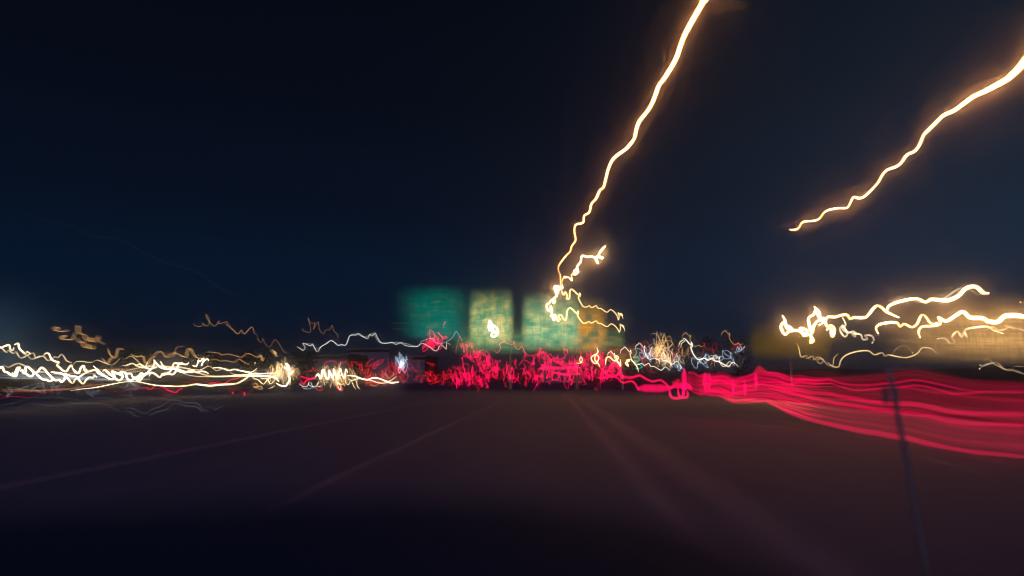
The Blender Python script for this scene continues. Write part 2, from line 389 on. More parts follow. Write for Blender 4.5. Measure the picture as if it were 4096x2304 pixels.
trail('lamp_trail', 'short hooked lamp trail with a loop right of the tall trail', 'light trail',
  T('M', '350 720 345 640 385 565 395 590 430 580 470 605 505 630 492 560 510 530 550 540 595 505 590 475 555 465 535 500 560 530 590 490 580 430 600 385 640 340 645 280 670 243 730 262 800 258 850 270 885 310 905 365 880 300 885 262 920 260 960 285 985 280 940 262 920 240 945 180 990 130 1022 95'),
  'lampf', (3, 3, 3, 3, 3, 4), (50, 72), sub=3, h=9)
trail('lamp_trail', 'knotted lamp trail dropping over the right green sign to its left edge', 'light trail',
  T('M', '345 730 300 740 228 714 240 800 265 845 290 800 250 780 330 770 355 740 270 735 245 715 265 845 262 875 215 920 235 965 205 985 200 930 160 960 140 995 110 1005 105 1060 150 1115 165 1040 180 1070 185 1150 195 1190 215 1260 225 1200 160 1185 240 1180 255 1230 290 1280'),
  'lampf', 2.8, (66, 74), sub=3)
trail('lamp_trail', 'upper of the twin amber lamp trails running right from the green sign', 'light trail',
  T('M', '340 790 350 830 375 860 395 810 430 890 410 915 460 918 468 800 505 775 600 860 620 830 630 875 600 895 625 960 680 1045 740 1045 775 1028 810 1060 880 1028 905 1068 960 1075 1045 1132 1105 1090 1170 1135 1215 1200 1228 1255 1240 1190 1220 1135 1280 1190 1255 1150 1285 1165 1300 1240'),
  'lamp2', (6, 6, 5, 4, 4, 4), (73, 78), sub=3)
trail('lamp_trail', 'lower of the twin amber lamp trails running right from the green sign', 'light trail',
  T('M', '285 1275 315 1240 285 1200 330 1170 370 1240 410 1245 425 1110 480 1065 580 1155 600 1110 590 1180 630 1250 680 1303 740 1290 770 1275 805 1303 880 1265 905 1300 960 1310 1050 1358 1115 1312 1185 1355 1230 1420 1245 1445 1260 1370 1255 1315 1310 1370 1285 1330 1310 1360 1330 1432'),
  'lamp2', (6, 6, 5, 4, 4, 4), (73, 78), sub=3)
trail('lamp_trail', 'small white teardrop loop on the pale green sign section', 'light trail',
  T('C3', '620 545 615 500 625 440 650 480 690 510 705 545 695 580 660 598 640 580 665 550 700 575 650 520 635 545 660 490 625 500 640 540'),
  'head', 7, 72, sub=3)

# right cluster of bright lamps
RC = [
 ('bright lamp trail curling up to a point left of the white tangle', '305 385 330 430 300 460 290 490 310 540 335 558 365 530 400 520 360 480 345 500 330 440 350 500 380 520 430 520 470 530 500 555 470 500 540 525 500 570 560 560 575 600 568 635 595 615 570 560', 'lampf', 12),
 ('bright spiked lamp trail with a double top in the white tangle', '605 300 650 350 660 410 700 430 640 430 600 480 580 545 550 430 560 395 600 370 625 320 650 400 700 410 720 480 760 475 790 500 785 570 765 570 760 500 720 515', 'lampf', 12),
 ('long white lamp trail from the tangle to the short hooked end', '650 470 700 440 730 395 800 395 850 380 910 375 940 410 980 400 1080 400 1120 365 1180 295 1230 300 1290 350 1400 400', 'lampf', (12, 13, 12)),
 ('highest bright lamp trail arching to the right over the cluster', '1290 350 1300 300 1370 260 1500 228 1580 225 1650 255 1710 228 1850 240 1960 195 2030 125 2120 110 2190 165 2240 170', 'lampf', (13, 13, 18, 20)),
 ('thin smooth lamp trail doubling the highest bright arch', '1280 310 1340 265 1500 225 1590 255 1700 240 1830 215 1960 130 2060 135 2130 180 2165 182', 'white', 9),
 ('middle lamp trail waving right from a short upright stroke', '1205 550 1185 500 1230 460 1370 445 1410 485 1450 460 1520 490 1570 460 1610 380 1650 390 1700 455 1760 450', 'lampf', 11),
 ('thick white lamp trail with a peak running off the right edge', '1600 590 1585 530 1620 485 1700 480 1790 460 1770 395 1840 435 1920 390 2000 345 2070 400 2180 405 2240 435 2330 440 2400 385 2540 385 2620 410', 'lampf', (10, 12, 20, 22)),
 ('lamp trail of small humps below the thick peaked trail', '1760 600 1830 595 1880 640 1920 630 1900 580 1950 530 1990 585 2010 540 2040 585 2020 520 2100 495 2230 485 2290 520 2380 550', 'head', 11),
 ('lamp trail rising from a flat hook to a wave at the right edge', '2110 573 2150 572 2200 520 2280 490 2340 520 2420 500 2400 480 2480 500 2540 510 2620 540', 'head', 11),
 ('knotted thin lamp trail hanging under the white tangle', '870 400 900 470 850 490 850 530 890 580 915 550 870 510 870 470 920 540 980 530 990 580 960 550 1040 560 1060 605 1105 600 1080 570 1140 570 1165 610 1148 640', 'head', 9),
 ('low amber lamp trail with three loops above the red band', '440 640 460 690 480 770 530 755 540 785 590 760 600 800 640 770 690 800 660 835 630 800 680 790 710 825 740 850 780 845 790 780 830 740', 'lamp2', 6),
 ('low amber lamp trail dipping then rolling right above the red band', '730 820 780 860 835 862 850 810 900 755 1000 720 1110 712 1170 750 1240 730 1270 765 1300 750 1400 770 1480 775 1570 740 1620 685 1700 690 1745 730', 'lamp2', (6, 7, 6)),
 ('short amber arc beneath the low rolling lamp trail', '1330 760 1370 700 1430 665 1490 680 1530 735', 'lamp2', 7),
 ('small amber hook ending right of the three loops', '900 760 960 770 1015 820', 'amber', 6),
 ('pale lamp trail with a short barb at the lower right edge', '2155 885 2200 850 2290 825 2330 830 2390 885 2450 890 2520 910 2600 940', 'head', (7, 10, 12)),
 ('thin pale lamp trail folded over the lower right edge', '2200 800 2250 785 2280 825 2380 880 2460 900 2470 870 2500 858 2600 865', 'lamp2', 6),
 ('small bright wedge of light at the right edge above the thick trail', '2540 255 2570 262 2640 270', 'lampf', (5, 14, 16)),
 ('faint white squiggle between the lamp rows at right', '1310 600 1360 612 1385 595 1470 630 1490 600 1570 640', 'white', 4),
 ('tiny bright dot of light beside the folded pale trail', '2160 845 2166 847 2172 849', 'head', 8),
 ('thin white hook standing under the thick peaked trail', '1660 712 1700 710 1740 680 1740 630 1790 630 1805 665', 'white', 5),
 ('faint loop hanging in front of the yellow sign', '60 500 50 520 85 505 70 550 85 555 120 565 200 568 230 565', 'ambfaint', 4),
 ('faint thread of light under the yellow sign', '110 665 150 645 200 670 230 700 245 725', 'ambfaint', 3),
 ('thin curl of light under the white tangle', '620 610 600 640 630 680 600 690 620 650 660 690', 'ambfaint', 3)]
for i, (lb, s, mt, wd) in enumerate(RC):
    trail('lamp_trail', lb, 'light trail', T('C5', s), mt, ([v * .82 for v in wd] if isinstance(wd, tuple) else wd * .82), (52 - i * .3, 36 - i * .3), sub=3)

# ------------------------------------------------------------------ left headlight trails
LH = [
 ('L1', 'top white headlight trail dropping in steps from the left edge', '-60 90 0 165 60 150 150 125 170 190 215 210 230 170', 'head', 11),
 ('L1', 'white headlight trail starting from a bright dot and winding down to the main band', '240 120 300 100 320 180 380 240 425 275 445 235 500 265', 'head', (14, 11, 9)),
 ('L1', 'thin headlight trail of small steps under the bright dot', '-40 130 30 175 110 250 140 210 220 265 265 235 310 310 360 340 440 300 520 265 560 262 590 330 660 300', 'headw', 8),
 ('L1', 'headlight trail crossing in scallops above the main white band', '460 290 500 345 540 358 620 330 720 310 780 375 850 365 900 320 960 330 1020 280 1060 320 1110 390 1190 415', 'headw', 8),
 ('L1', 'bright headlight trail falling steeply from the arch into the band', '725 295 760 262 810 270 850 355 910 395 975 410 945 455 990 500 1040 545 1100 560 1140 500 1180 460 1200 500', 'head', (8, 12, 11)),
 ('L1', 'outermost white headlight loop at the left edge', '-60 520 0 510 50 470 90 470 140 495 220 455 310 430 400 465 520 520 600 570 700 570 800 585', 'headw', 9),
 ('L1', 'thick weaving headlight trail through the lower left band', '-60 580 0 505 40 490 70 560 120 575 170 610 260 640 290 560 330 500 290 500 240 600 200 580', 'head', 11),
 ('L1', 'thick looping headlight trail second from the left edge', '330 560 370 540 400 590 430 550 420 510 460 485 520 540 560 590 530 635 490 640 430 600 360 580', 'head', 11),
 ('L1', 'thick diving headlight trail with a low hook at left centre', '580 590 630 560 680 500 730 520 790 590 870 680 860 710 810 720 770 700 700 690 620 620 580 580', 'head', 11),
 ('L1', 'thick headlight trail swooping low and up at the centre of the band', '840 570 940 585 1030 600 1080 640 1060 700 1020 735 980 700 920 710 860 660', 'head', 11),
 ('L1', 'deepest swooping headlight trail of the white band', '1020 600 1100 650 1170 735 1210 755 1240 700 1300 660 1380 610 1430 580 1500 555 1580 540 1640 600 1720 640', 'head', 11),
 ('L1', 'double swoop headlight trail right of the deepest one', '1060 590 1180 640 1270 650 1330 730 1380 765 1420 710 1480 660 1540 670 1560 620 1600 660', 'head', 11),
 ('L1', 'zigzag headlight trail between the steep fall and the stepped humps', '1200 500 1230 550 1300 590 1340 500 1390 470 1400 540 1440 560 1430 520', 'head', 11),
 ('L1', 'sharp pointed headlight trail starting high at mid band', '1545 470 1610 530 1680 600 1790 670 1860 690 1900 640 1850 560 1930 590 2040 640 2000 700', 'head', (8, 12, 11)),
 ('L1', 'braided headlight trail low in the middle of the band', '1700 560 1740 540 1810 600 1880 650 1960 710 2010 690 2030 620 1990 570 2070 580 2110 680 2170 720 2230 650', 'head', 11),
 ('L2', 'crossing headlight trail forming an X at the end of the braid', '-20 580 40 600 100 600 130 660 200 690 280 620 380 590 420 590 400 640', 'head', 10),
 ('L2', 'rolling headlight trail with three small humps', '10 640 90 715 150 680 230 630 270 580 320 620 380 570 450 510 520 500', 'head', 10),
 ('L2', 'low headlight trail humping right under the crossed peaks', '150 650 230 725 290 660 350 610 440 580 520 620 580 660 630 600 720 600 800 610 850 540 890 440 960 420', 'head', 10),
 ('L2', 'small stepped headlight trail above the crossing at left centre', '-40 465 20 462 120 430 200 470 290 500 340 490 375 400', 'headw', 9),
 ('L2', 'peaked headlight trail crossing above the white band', '170 470 240 440 320 490 430 520 470 470 490 390 475 370 520 430 600 500 700 520 850 520 960 560 1060 570 1150 570', 'head', (7, 10, 10)),
 ('L2', 'long straight headlight stroke falling from a spike', '585 395 640 480 700 520 760 510 820 520 900 560 1000 580 1080 550 1150 560 1180 580 1260 560 1330 570 1385 600', 'head', (8, 10, 8)),
 ('L2', 'square shouldered white headlight trail at the middle of the band', '600 600 640 620 690 600 750 560 790 480 810 430 880 430 960 440 1020 445 1058 412', 'head', 9),
 ('L2', 'small white scribble like two joined letters above the band', '1115 465 1180 475 1205 420 1215 370 1240 400 1290 350 1305 360 1265 470 1290 410 1350 360 1380 370 1375 395', 'head', 7),
 ('L2', 'smooth pale headlight streak arching over the whole band', '-300 560 -100 580 0 555 150 520 300 490 500 480 700 490 900 490 1080 530 1200 580 1350 625 1500 645 1800 640 2100 640 2484 650', 'headw', (5, 8, 10, 8)),
 ('L2', 'long smooth white headlight streak sagging along the bottom of the band', '-900 880 -700 850 -500 830 -200 770 0 735 150 730 300 750 500 790 750 805 900 808 1050 795 1180 775 1400 798 1600 780 1780 772 1880 750 2000 680 2100 600 2200 590', 'head', (4, 6, 7, 10, 11, 9)),
 ('L2', 'fine smooth headlight line rising to meet the knot of lights', '860 530 980 600 1150 640 1400 650 1700 640 2000 620 2200 600 2484 590', 'headw', 6),
 ('L2', 'wavy double headlight trail left of the first knot', '1450 505 1560 500 1640 520 1720 550 1800 525 1880 545 1980 560 2080 575 2140 550 2180 510', 'head', 7),
 ('L2', 'thin headlight trail twisting over the wavy double one', '1000 505 1230 540 1370 475 1440 500 1520 550 1640 510 1760 550 1840 520 1920 550 2120 600 2180 540', 'headw', 6),
 ('L2', 'cool white headlight streak entering the knot from the left', '1745 580 1820 615 1950 620 2080 605 2200 600 2484 590', 'head', 6),
 ('L2', 'headlight trail making a W below the first knot', '2100 640 2140 680 2200 700 2270 760 2300 770 2340 720 2400 660 2380 620', 'headw', 7),
 ('L2', 'headlight trail making a V below the first knot', '2240 620 2260 680 2350 680 2400 760 2440 750 2484 690', 'headw', 7),
 ('L2', 'short golden dash below the first knot', '2375 845 2430 830 2490 790', 'lamp2', 5),
 ('L2', 'tiny white tick mark high left of the first knot', '2155 450 2150 415 2175 422', 'white', 5),
 ('L3', 'bright rising stroke through the first knot of headlights', '410 720 480 760 560 770 600 730 630 650 610 610 650 570 690 530', 'head', (7, 8, 12)),
 ('L3', 'bright fork shaped flare at the top of the first knot', '535 460 590 500 620 515 610 450 570 420 600 470', 'head', 11),
 ('L3', 'thick straight headlight stroke entering the first knot', '-30 600 100 605 260 610 400 640 460 700', 'head', 10),
 ('L3', 'jagged bright headlight trail entering the second knot', '1040 620 1080 580 1110 640 1130 640 1140 540 1170 510 1190 600 1230 660 1260 600 1250 520 1300 620 1330 680', 'head', 8),
 ('L3', 'bright S shaped headlight trail inside the second knot', '1280 640 1330 600 1320 490 1360 600 1390 640 1430 490 1460 600 1500 640 1520 500 1550 560', 'head', 6),
 ('L3', 'upper white headlight trail leaving the second knot to the right', '1540 605 1650 610 1760 650 1860 670 1950 640 2060 655 2200 710 2280 715 2360 705', 'head', (6, 7, 8)),
 ('L3', 'lower white headlight trail leaving the second knot to the right', '1540 650 1620 680 1720 650 1850 665 1950 690 2040 720 2140 720 2200 700 2330 615', 'headw', (6, 7, 6)),
 ('L3', 'long drooping tail of light under the second knot', '1490 640 1520 720 1560 750 1600 680 1640 760 1680 825', 'headw', 4),
 ('L3', 'rightmost drooping tail ending in a dot under the second knot', '1650 640 1690 700 1700 770 1745 822', 'headw', 5),
 ('L3', 'diamond loop of light hanging under the second knot', '1380 710 1400 790 1430 830 1440 770 1380 712 1440 740 1490 735', 'headw', 5),
 ('L3', 'row of three joined white scallops below the two knots', '800 710 790 740 850 780 910 770 940 700 930 750 990 775 1050 770 1090 700 1060 760 1100 780 1160 745', 'white', 4),
 ('L3', 'grey shadow scallops beneath the row of white scallops', '830 750 840 800 930 815 990 780 960 700 1000 790 1060 800', 'cool', 4),
 ('C2', 'long thin white trail rolling between the knots and the green sign', '690 690 735 715 750 730 775 700 750 658 830 685 845 665 880 730 900 735 930 690 980 665 1030 632 1090 680 1120 670 1165 678 1185 640 1210 585 1265 580 1290 565 1340 600 1380 612 1400 570 1420 590 1450 560 1470 600 1510 655 1580 658 1610 650 1650 670 1700 655 1740 680 1800 690 1860 690 1900 660 1970 690 2040 735 2080 675 2110 690 2140 715 2140 655 2180 675', 'white', 3.6),
 ('C2', 'faint echo of the long thin white trail just above it', '760 660 840 670 870 710 920 700 960 670 1020 635 1080 665 1110 680 1170 670 1200 590 1270 570 1350 600 1420 565 1440 570 1490 650 1580 655 1700 650 1850 690 1900 660', 'cool', 3),
 ('C2', 'thin white peak rising against the green sign', '1880 660 1900 640 2000 610 2030 650 2100 660 2180 620 2200 600 2235 545 2270 600 2300 640', 'cool', 3),
 ('C1', 'thin amber thread of loops high above the left headlights', '1885 455 1870 475 1890 490 1930 498 1965 480 1950 460 2000 495 2025 440 1990 375 2000 420 2070 495 2120 440 2110 470 2160 460 2200 450 2190 480 2250 530 2300 570 2330 530 2360 570 2430 500 2460 560', 'amber', 3),
 ('C2', 'thin amber thread stepping down from the loops toward the first knot', '0 490 30 470 70 520 125 570 160 535 190 572 260 500 280 560 320 580 310 610 350 655 370 610 380 650 410 690 440 690 480 625 520 660 560 730 590 750 605 730', 'ambfaint', 3),
 ('C2', 'small amber thread of loops left of the long white trail', '770 505 745 530 790 550 830 540 800 410 830 470 870 460 850 530 900 450 910 520 950 570 975 530 1010 530 1035 485 1050 540 1085 570 1090 610 1105 590', 'ambfaint', 3),
 ('C1', 'thin golden arc joining the steep fall to the stepped trail', '690 900 740 835 880 845 940 822 1050 865 1100 862 1155 808', 'headw', 5),
 ('C1', 'thin golden arc peaking between the two amber ladders', '1210 810 1270 785 1340 840 1390 870 1500 870 1600 880 1700 905', 'headw', 5),
 ('C1', 'thin grey arc on the road below the white band', '1140 1195 1170 1165 1220 1160 1290 1185 1380 1218', 'tan', 4),
]
for i, (cp, lb, s, mt, wd) in enumerate(LH):
    x = T(cp, s)
    dd = lambda px: 26 + 44 * min(1, max(0, px / 1500))
    trail('headlight_trail' if mt in ('head', 'headw') else 'light_trail', lb, 'light trail', x, mt, ([v * .68 for v in wd] if isinstance(wd, tuple) else wd * .68), (dd(x[0][0]) + i * .13 % 3, dd(x[-1][0]) + i * .13 % 3), sub=3)
# orange / cool / red smooth streaks at lower left
LS = [
 ('amber streak sweeping up from the lower left edge', '-60 870 200 865 600 875 900 860 1200 840 1400 800 1600 730 1800 680', 'orange', 6),
 ('second amber streak just under the sweeping one', '-60 900 250 890 700 880 1000 865 1200 850 1500 790 1900 760', 'orange', 5),
 ('pale pink streak level through the left band', '-60 675 300 685 600 680 900 650 1300 560 1700 530 2484 520', 'orange', 5),
 ('golden streak under the arches right of the left band', '900 580 1200 545 1500 530 1900 545 2150 555 2484 530', 'orange', 6),
 ('blue white streak behind the left band', '-60 620 300 640 700 650 1100 660 1600 650 2000 600 2320 560', 'cool', 6),
 ('lower blue white streak behind the left band', '-60 660 400 670 900 680 1500 690 2000 700 2484 690', 'cool', 9),
 ('upper blue white streak behind the left band', '-60 600 600 620 1200 600 1800 590 2300 560', 'cool', 5),
 ('crimson streak curving under the sweeping amber ones', '-60 1030 200 975 450 1000 560 985 700 930 900 880 1100 810 1180 805 1300 840', 'red', 3.5),
 ('dark crimson streak hugging the lower left corner', '-60 1000 200 930 500 900 900 870 1200 840', 'reddim', 8),
 ('bright crimson wave under the sagging white streak', '1450 810 1600 810 1750 835 1830 845 1900 880 1990 912 2050 890 2130 850 2250 845 2400 830 2490 865', 'red', 5),
]
for i, (lb, s, mt, wd) in enumerate(LS):
    trail('light_trail', lb, 'light trail', T('L1', s), mt, wd, (24 + i * .2, 38 + i * .2), sub=4)
LS2 = [
 ('L2', 'crimson wave continuing right under the sagging white streak', '350 820 420 862 510 800 580 800 650 830 720 870 800 905 850 905 900 860 980 840', 'red', 5),
 ('L2', 'crimson streak rising toward the first knot', '1380 770 1450 750 1540 765 1640 760 1750 700 1850 680 1930 650', 'red', 5),
 ('L2', 'dark red smear arching over the sagging white streak', '820 790 1000 770 1150 710 1260 690 1400 730 1550 760', 'rust', 22),
 ('L2', 'dark red blot hanging below the crimson wave', '560 850 640 880 700 940 760 900 860 890 950 850', 'rust', 30),
 ('L2', 'dark red smear with a bright bead left of the first knot', '1690 800 1740 870 1790 920 1780 940', 'rust', 18),
 ('L2', 'dark red hoop between two bright red beads', '1790 900 1840 850 1900 870 1960 920 2030 920 2130 860', 'rust', 20),
 ('L2', 'left bright red bead below the first knot', '1785 895 1786 915 1788 935', 'red', 6),
 ('L2', 'right bright red bead below the first knot', '1970 900 1978 930 1980 965', 'red', 7),
 ('L3', 'crimson stroke linking the two headlight knots', '780 610 850 630 960 655 1040 635 900 680 860 740 840 735 800 680', 'red', 7),
 ('L3', 'thin crimson line above the gap between the knots', '840 560 900 540 980 525 1000 470 1010 520 1060 515 1140 515', 'reddim', 5),
 ('L3', 'crimson loop rising over the second knot', '1180 480 1200 400 1320 370 1370 410 1440 410 1500 380 1560 430 1620 470 1610 390 1650 390 1720 430 1790 460', 'reddim', 6),
 ('L3', 'red blot between the tails of the second knot', '1370 760 1400 800 1450 830 1470 800', 'red', 10),
 ('L3', 'small red ring under the gap between the knots', '1040 780 1080 830 1140 830 1130 790 1080 780', 'reddim', 7),
 ('L3', 'orange loop hanging under the right end of the headlight trails', '1930 690 1905 730 1950 765 2000 765 2040 730 2025 680', 'orange', 4),
 ('L3', 'orange V of light right of the second knot', '2115 565 2150 580 2200 650 2240 620 2280 580 2270 550', 'amber', 4),
]
for i, (cp, lb, s, mt, wd) in enumerate(LS2):
    trail('light_trail', lb, 'light trail', T(cp, s), mt, wd, 44 + i * .9, sub=4)

# amber ladders: clusters of far lamps that each drew the same small figure several times
def ladder(cp, s, reps, step, mat, wd, d, label, name='amber_trail'):
    base = T(cp, s)
    r = None
    root = empty(name, P(base[0][0], base[0][1], d), label, 'light trail')
    for k in range(reps):
        q = [(x + step[0] * k, y + step[1] * k) for x, y in base]
        part(trail('strand', None, None, q, mat, wd * .72, d + k * .15, sub=3, sides=6, parent=root), root)
for cp, s, reps, st_, mt, wd, d, lb in [
 ('C1', '485 520 520 500 545 510 505 530 560 540 600 540 640 525', 4, (6, 1), 'amber', 3, 60, 'upper leaf shaped amber trail high at the left'),
 ('C1', '552 605 590 588 620 590 570 615 630 622 680 622 710 550', 4, (5, 0), 'amber', 3, 60, 'lower leaf shaped amber trail high at the left'),
 ('C1', '710 495 740 490 725 520 745 560 790 575 800 610 830 635 855 600 850 630 880 640 920 610 940 580', 4, (7, 1), 'amber', 3, 61, 'upper stepped amber trail beside the leaf shapes'),
 ('C1', '725 600 750 650 790 640 780 680 820 700 840 665 845 705 880 705 890 675', 4, (6, 1), 'amber', 3, 61, 'lower stepped amber trail beside the leaf shapes'),
 ('C1', '940 590 970 640 1000 655 1030 668', 3, (-3, 2), 'ambfaint', 3, 62, 'faint amber tail falling from the upper stepped trail'),
 ('C1', '1035 700 1045 745 1070 780 1110 780 1130 710 1190 710', 4, (3, 2), 'amber', 3, 60, 'amber trail shaped like a hook right of the stepped trails'),
 ('C1', '975 795 1000 830 1030 850 1060 800 1095 800', 4, (3, 1), 'amber', 3, 60, 'small amber hook just above the white band'),
 ('C1', '1245 760 1290 780 1330 785 1370 780 1390 840 1420 850 1450 800 1500 780', 4, (3, 1), 'amber', 3, 60, 'amber ladder dipping in a V above the white band'),
 ('C1', '1460 790 1510 745 1555 738 1590 790 1640 760 1690 745 1660 780', 3, (4, 2), 'amber', 3, 60, 'amber ladder rising beside the V above the white band'),
 ('C1', '1690 745 1740 780 1785 785 1800 720 1830 712 1860 770 1900 800 2010 802', 4, (4, 1), 'amber', 3, 61, 'amber ladder with a square hump ending in a level line'),
 ('C1', '1600 790 1630 795 1680 775 1700 700 1780 690', 2, (3, 1), 'ambfaint', 3, 61, 'thin amber step above the square hump'),
 ('C1', '1980 742 2100 750 2130 772 2200 760 2290 785 2330 790 2380 755 2440 775 2470 800', 3, (3, 1), 'ambfaint', 3, 62, 'upper of two wavy amber lines left of the first knot'),
 ('C1', '2010 820 2090 815 2120 830 2180 825 2250 840 2300 810 2340 835 2370 850 2410 875', 3, (3, 1), 'ambfaint', 3, 62, 'lower of two wavy amber lines left of the first knot'),
 ('C2', '290 790 320 785 335 770 345 800 350 825 360 790', 4, (3, 1), 'amber', 3, 62, 'little amber grid ending the upper wavy line'),
 ('C2', '435 740 460 720 470 760 480 730 490 775 470 770', 4, (2, 2), 'amber', 3, 62, 'isolated little amber grid high above the first knot'),
 ('C2', '250 1060 290 1040 310 1075 270 1080 340 1070 350 1095 300 1095', 3, (3, 2), 'amber', 3, 45, 'small golden whorl below left of the first knot')]:
    ladder(cp, s, reps, st_, mt, wd, d, lb)

# the centre right zigzags: every far lamp draws the same figure
ZIG = [(0, 60), (10, 25), (30, 12), (44, 0), (85, 45), (92, 25), (96, 55), (86, 62), (104, 112), (134, 150), (150, 155), (190, 143), (212, 160), (250, 142), (266, 166), (300, 170), (358, 202), (395, 172), (435, 208)]
for x, y, k, mt, wd, nn, lb in [
 (2480, 1388, .46, 'white', 4, 19, 'white zigzag trail just right of the pink swarm'),
 (2540, 1372, .42, 'white', 3, 19, 'thin white zigzag right of the teal squiggle'),
 (2715, 1354, .55, 'white', 4, 19, 'tallest white zigzag at centre right'),
 (2722, 1360, .50, 'white', 3, 19, 'twin strand just under the tallest white zigzag'),
 (2885, 1322, .36, 'amber', 3, 14, 'thin amber zigzag pointing at the yellow sign'),
 (2728, 1330, .36, 'amber', 3, 14, 'faint amber zigzag above the tallest white zigzag'),
 (2430, 1405, .30, 'white', 4, 12, 'short white zigzag over the right end of the pink swarm'),
 (2850, 1420, .30, 'white', 3, 14, 'low white zigzag above the tall pink block')]:
    trail('light_trail', lb, 'light trail', [(x + a * k, y + b * k) for a, b in ZIG[:nn]], mt, wd, 68 + k * 4, sub=3)
def loops(cx, cy, rx, ry, n_, seed, upright=1.0):
    rnd = random.Random(seed); a, b, c, e = [rnd.uniform(0, 6.28) for _ in range(4)]; f1, f2 = rnd.uniform(1.2, 2.6), rnd.uniform(2.2, 4.2)
    out = []
    for i in range(n_):
        t = i / (n_ - 1)
        x = cx + rx * (.9 * (t - .5) * 1.1 + .35 * math.sin(f1 * 6.28 * t + a) + .22 * math.sin(f2 * 6.28 * t + c))
        y = cy + ry * (.5 * math.sin(f2 * 6.28 * t + b) * upright + .35 * math.sin(f1 * 3.4 * t + e))
        if rnd.random() < .12: y -= ry * .5
        out.append((x, y))
    return out
def swarm(name, label, cat, group, n_, place, size, mats, wid, drange, seed, pts=(9, 18)):
    rnd = random.Random(seed)
    for k in range(n_):
        x, y = place(rnd); rx, ry = size(rnd, x)
        q = loops(x, y, rx * 1.15, ry, rnd.randint(*pts), seed * 1000 + k)
        m_ = rnd.choice(mats); trail(name, label(x, y, m_, rx, ry) if callable(label) else label, cat, q, m_, rnd.uniform(*wid), rnd.uniform(*drange), group=group, sub=3, sides=6)
g = lambda r, m, s: r.gauss(m, s)
def pick(v, *opts):              # opts: limit, word, limit, word, ..., last word
    for i in range(0, len(opts) - 1, 2):
        if v < opts[i]: return opts[i + 1]
    return opts[-1]
def lab_pink(x, y, m, rx, ry):
    c = 'dim crimson' if m == 'reddim' else 'hot pink'
    h = pick(y - (1500 - 22 * (x - 1795) / 700), -45, 'squiggle high above the swarm', -14, 'squiggle atop the swarm', 14, 'squiggle mid swarm', 'squiggle low in the swarm')
    w = pick(x, 1880, 'below the dark green sign', 1970, 'left of the white teardrop', 2060, 'below the white teardrop', 2150, 'below the dark gap between the signs', 2250, 'below the right green sign', 2350, 'below the twin amber trails', 'at the right end before the cream loops')
    return ('small ' if rx < 14 else 'broad ') + c + ' ' + h + ' ' + w
def lab_by(what, words, *bins):  # what + size + where, by x
    return lambda x, y, m, rx, ry: ('small ' if ry < words else 'tall ') + (PALE.get(m, 'pale') + ' ') + what + ' ' + pick(x, *bins)
PALE = {'reddim': 'dark red', 'rust': 'rust brown', 'red': 'pink', 'cool': 'cool grey', 'faint': 'faint grey', 'ambfaint': 'faint amber', 'amber': 'amber', 'white': 'white', 'cream': 'cream', 'headw': 'bright cream'}
def pl_pink(r):
    if r.random() < .78:
        x = r.uniform(1795, 2490); y = 1502 - 22 * (x - 1795) / 700 + g(r, 0, 27)
    elif r.random() < .7:
        t = r.random(); x = 1845 + t * 150 + g(r, 0, 12); y = 1385 + t * 95 + g(r, 0, 14)
    else:
        x = r.uniform(2150, 2420); y = 1430 + g(r, 0, 16)
    return x, y
swarm('tail_light_squiggle', lab_pink, 'light squiggle', 'hot pink squiggles below the green signs', 285,
      pl_pink, lambda r, x: (r.uniform(5, 26), r.uniform(12, 40)), ['red', 'red', 'red', 'reddim'], (1.6, 3.6), (52, 74), 21, (4, 9))
swarm('tail_light_squiggle', lab_by('squiggle', 27, 1530, 'right of the second headlight knot', 1600, 'left of the pale tuft', 1670, 'beneath the pale tuft', 1750, 'right of the pale tuft', 'touching the left end of the pink swarm'), 'light squiggle', 'dark red squiggles left of the pink swarm', 48,
      lambda r: (r.uniform(1440, 1830), 1500 + g(r, 0, 22)), lambda r, x: (r.uniform(8, 40), r.uniform(12, 36)), ['reddim', 'reddim', 'rust'], (2, 5), (55, 78), 22)
swarm('tail_light_squiggle', 'pink squiggle in the small clump left above the swarm', 'light squiggle', 'pink squiggles in the small raised clump', 8,
      lambda r: (1735 + g(r, 0, 14), 1375 + g(r, 0, 16)), lambda r, x: (30, 34), ['red', 'reddim'], (3, 4.5), (66, 74), 23)
swarm('lamp_squiggle', lab_by('squiggle in the tangle right of the teal one', 37, 2640, 'on its left side', 'on its right side'), 'light squiggle', 'pale squiggles in the centre right tangle', 13,
      lambda r: (2640 + g(r, 0, 16), 1410 + g(r, 0, 22)), lambda r, x: (r.uniform(20, 45), r.uniform(25, 50)), ['cream', 'amber'], (2.2, 3.0), (68, 76), 24)
swarm('lamp_squiggle', lab_by('squiggle in the dense ball at centre right', 27, 2683, 'on its left side', 'on its right side'), 'light squiggle', 'cream squiggles in the dense ball', 14,
      lambda r: (2683 + g(r, 0, 22), 1440 + g(r, 0, 10)), lambda r, x: (r.uniform(8, 22), r.uniform(18, 36)), ['cream', 'cream'], (2.2, 3.0), (66, 70), 25)
swarm('lamp_squiggle', lab_by('thread', 27, 2640, 'left of the cream ball', 2720, 'behind the cream ball', 2800, 'under the tallest white zigzag', 2890, 'right of the tallest white zigzag', 'near the left edge of the yellow sign'), 'light squiggle', 'grey threads left of the yellow sign', 34,
      lambda r: (r.uniform(2560, 2970), 1425 + g(r, 0, 24)), lambda r, x: (r.uniform(15, 50), r.uniform(15, 40)), ['cool', 'ambfaint', 'faint', 'reddim'], (2, 2.8), (72, 80), 26)
